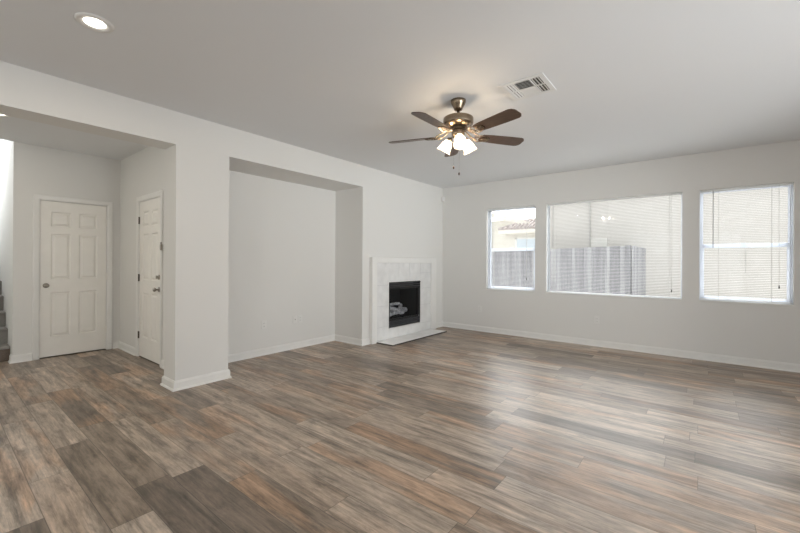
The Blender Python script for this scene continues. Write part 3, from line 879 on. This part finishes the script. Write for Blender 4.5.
# ------------------------------------------------------------------ outlets (local: x width, -y towards the room)
def outlet(loc, rotz, label, kind='duplex'):
    o = tag(empty('wall_outlet', loc, rotz), label, 'outlet', 'wall outlets')
    MB().box((-0.036, -0.006, -0.058), (0.036, 0, 0.058)).build('cover_plate', M_PLATE, o, 0.003)
    if kind == 'duplex':
        for z in (-0.020, 0.020):
            r_ = MB().box((-0.016, -0.009, z - 0.014), (0.016, -0.005, z + 0.014)).build('receptacle', M_PLATE, o, 0.003)
            MB().box((-0.008, -0.0096, z - 0.005), (-0.006, -0.0088, z + 0.006)).box((0.006, -0.0096, z - 0.005), (0.008, -0.0088, z + 0.006)).build('slots', M_DARKP, r_)
    else:
        MB().lathe([(0.006, 0), (0.006, 0.010), (0.004, 0.010)], 12, Matrix.Translation((0, -0.005, 0)) @ Matrix.Rotation(R(90), 4, 'X')).build('jack', M_NICKEL, o)
    return o


outlet((XN, 2.875, 0.412), R(90), 'white wall outlet low on the niche back wall, left of the paired plates')
outlet((XN, 3.375, 0.425), R(90), 'left plate of the pair low on the niche back wall', 'jack')
outlet((XN, 3.465, 0.425), R(90), 'right plate of the pair low on the niche back wall', 'duplex')
outlet((-1.259, YB, 0.401), 0, 'white wall outlet under the wide middle window')
outlet((-3.225, YB, 0.410), 0, 'white wall outlet near the corner left of the small window')

# ------------------------------------------------------------------ stairs
st = tag(empty('staircase', (-6.84, 0.1, 0)), 'grey carpeted stairs climbing away at the left edge', 'stairs')
for i in range(13):
    xn = -0.225 * i; zt = 0.19 + 0.198 * i
    MB().box((xn - 0.245, -0.545, zt - 0.035), (xn + 0.012, 0.571, zt)).build('tread', M_CARPET, st, 0.012, 3)
    MB().box((xn - 0.03, -0.545, zt - 0.19 if i == 0 else zt - 0.20), (xn - 0.012, 0.571, zt - 0.03)).build('riser', M_RISER if i == 0 else M_CARPET, st)

# ------------------------------------------------------------------ outside: fence, neighbour houses
A = Vector((-1.30, 10.5)); B2 = Vector((-9.5, 15.8)); ZT, ZG = 1.70, -0.50


def fence_run(root, P, Q):
    d = Q - P; L_ = d.length; ang = math.atan2(d.y, d.x)
    def put(o):
        o.location = (P.x - A.x, P.y - A.y, 0); o.rotation_euler = (0, 0, ang)
    bd = MB(); n = int(L_ / 0.145); rr = random.Random(int(L_ * 100))
    for k in range(n):
        off = rr.uniform(-0.004, 0.004)
        bd.box((k * 0.145 + 0.003, -0.010 + off, 0.03), (k * 0.145 + 0.142, 0.010 + off, ZT - ZG + rr.uniform(-0.012, 0.006)))
    put(bd.build('boards', M_FENCE, root))
    for z in (0.3, 1.0, 1.6):
        put(MB().box((0.16, 0.012, z), (L_ - 0.05, 0.05, z + 0.09)).build('rail', M_FENCE, root))
    k = 0.20
    while k < L_:
        put(MB().box((k - 0.045, 0.052, 0), (k + 0.045, 0.14, ZT - ZG)).build('post', M_FENCE, root)); k += 2.4


fence_root = tag(empty('wooden_fence', (A.x, A.y, ZG)), 'weathered grey board fence outside the small and middle windows', 'fence')
fence_run(fence_root, B2, A)
fence_run(fence_root, A, Vector((-1.27, 12.88)))

nh = tag(empty('house', (2.5, 13.0, -0.1)), 'cream stucco house close behind the fence, filling the right windows', 'house')
MB().box((-6.75, 0, -0.4), (9, 8, 3.60)).build('wall', M_STUCCO, nh)
MB().box((-6.85, -0.10, 3.60), (9.1, 8.1, 3.72)).build('roof', M_ROOF, nh)
MB().box((-5.28, -0.05, 1.9), (-5.24, 0, 3.6)).build('downspout', M_PIPE, nh)
MB().box((-5.22, -0.10, 1.72), (-4.75, 0, 2.14)).build('utility_box', M_UTIL2, nh, 0.01)
MB().box((-1.64, -0.012, 1.15), (-1.625, 0, 1.72)).build('conduit', M_PIPE, nh)

fh = tag(empty('house', (-8, 20.0, -0.1)), 'pale house with clay tile roof beyond the fence, seen through the small window', 'house')
MB().box((-8, 1.5, -0.4), (3.3, 9, 3.9)).build('wall', M_STUCCO2, fh)
MB().box((-0.45, 0, -0.4), (3.2, 1.6, 2.95)).build('porch_wall', M_STUCCO2, fh)
# rake of the upper roof
rk = MB(); a, c = Vector((-2.6, 0.3, 4.55)), Vector((0.75, 0.3, 3.55)); d_ = (c - a).normalized(); up = Vector((-d_.z, 0, d_.x))
q = [a, c, c - up * 0.24, a - up * 0.24]
f0 = [rk.bm.verts.new(v) for v in q]; f1 = [rk.bm.verts.new(v + Vector((0, 4.5, 0))) for v in q]
rk.bm.faces.new(f0); rk.bm.faces.new(list(reversed(f1)))
for k in range(4): rk.bm.faces.new((f0[k], f1[k], f1[(k + 1) % 4], f0[(k + 1) % 4]))
rk.build('eave', M_FASCIA, fh)
# low hipped tile roof with rows of barrel tiles
rf = MB()
e0, e1, ye, zr0 = -0.72, 3.3, -0.45, 3.14
ap = Vector((0.45, 0.9, 3.72))
p0, p1, p2, p3 = Vector((e0, ye, zr0)), Vector((e1, ye, zr0)), Vector((e1, 1.5, zr0)), Vector((e0, 1.5, zr0))
for tri in ((p0, p1, ap), (p1, p2, ap), (p2, p3, ap), (p3, p0, ap)):
    rf.bm.faces.new([rf.bm.verts.new(v) for v in tri])
n = 20
for k in range(n):
    x = e0 + 0.1 + k * 0.20
    tm = (x - e0) / (ap.x - e0) if x < ap.x else (e1 - x) / (e1 - ap.x)
    tm = max(0.02, min(1, tm))
    rf.tube([(x, ye - 0.03, zr0 + 0.02), (x, ye + (ap.y - ye) * tm, zr0 + 0.02 + (ap.z - zr0) * tm)], 0.06, 8)
for p_ in (p0, p1): rf.tube([p_ + Vector((0, 0, 0.04)), ap + Vector((0, 0, 0.04))], 0.08, 8)
rf.build('roof', M_ROOF, fh)
MB().box((-0.74, -0.47, 2.93), (3.3, -0.40, 3.13)).box((-0.74, -0.40, 2.93), (3.3, 1.5, 2.97)).build('fascia', M_FASCIA, fh)
wf = MB()
wf.box((0.05, -0.03, 1.2), (0.13, 0, 2.72)); wf.box((1.55, -0.03, 1.2), (1.63, 0, 2.72)); wf.box((0.05, -0.03, 2.64), (1.63, 0, 2.72)); wf.box((0.05, -0.03, 1.2), (1.63, 0, 1.28))
wf = wf.build('window', M_UTIL, fh)
MB().box((0.13, -0.015, 1.28), (1.55, -0.005, 2.64)).build('pane', mat('house_window_glass', (0.62, 0.70, 0.76), 0.1, noise=0.03, nscale=3), wf)
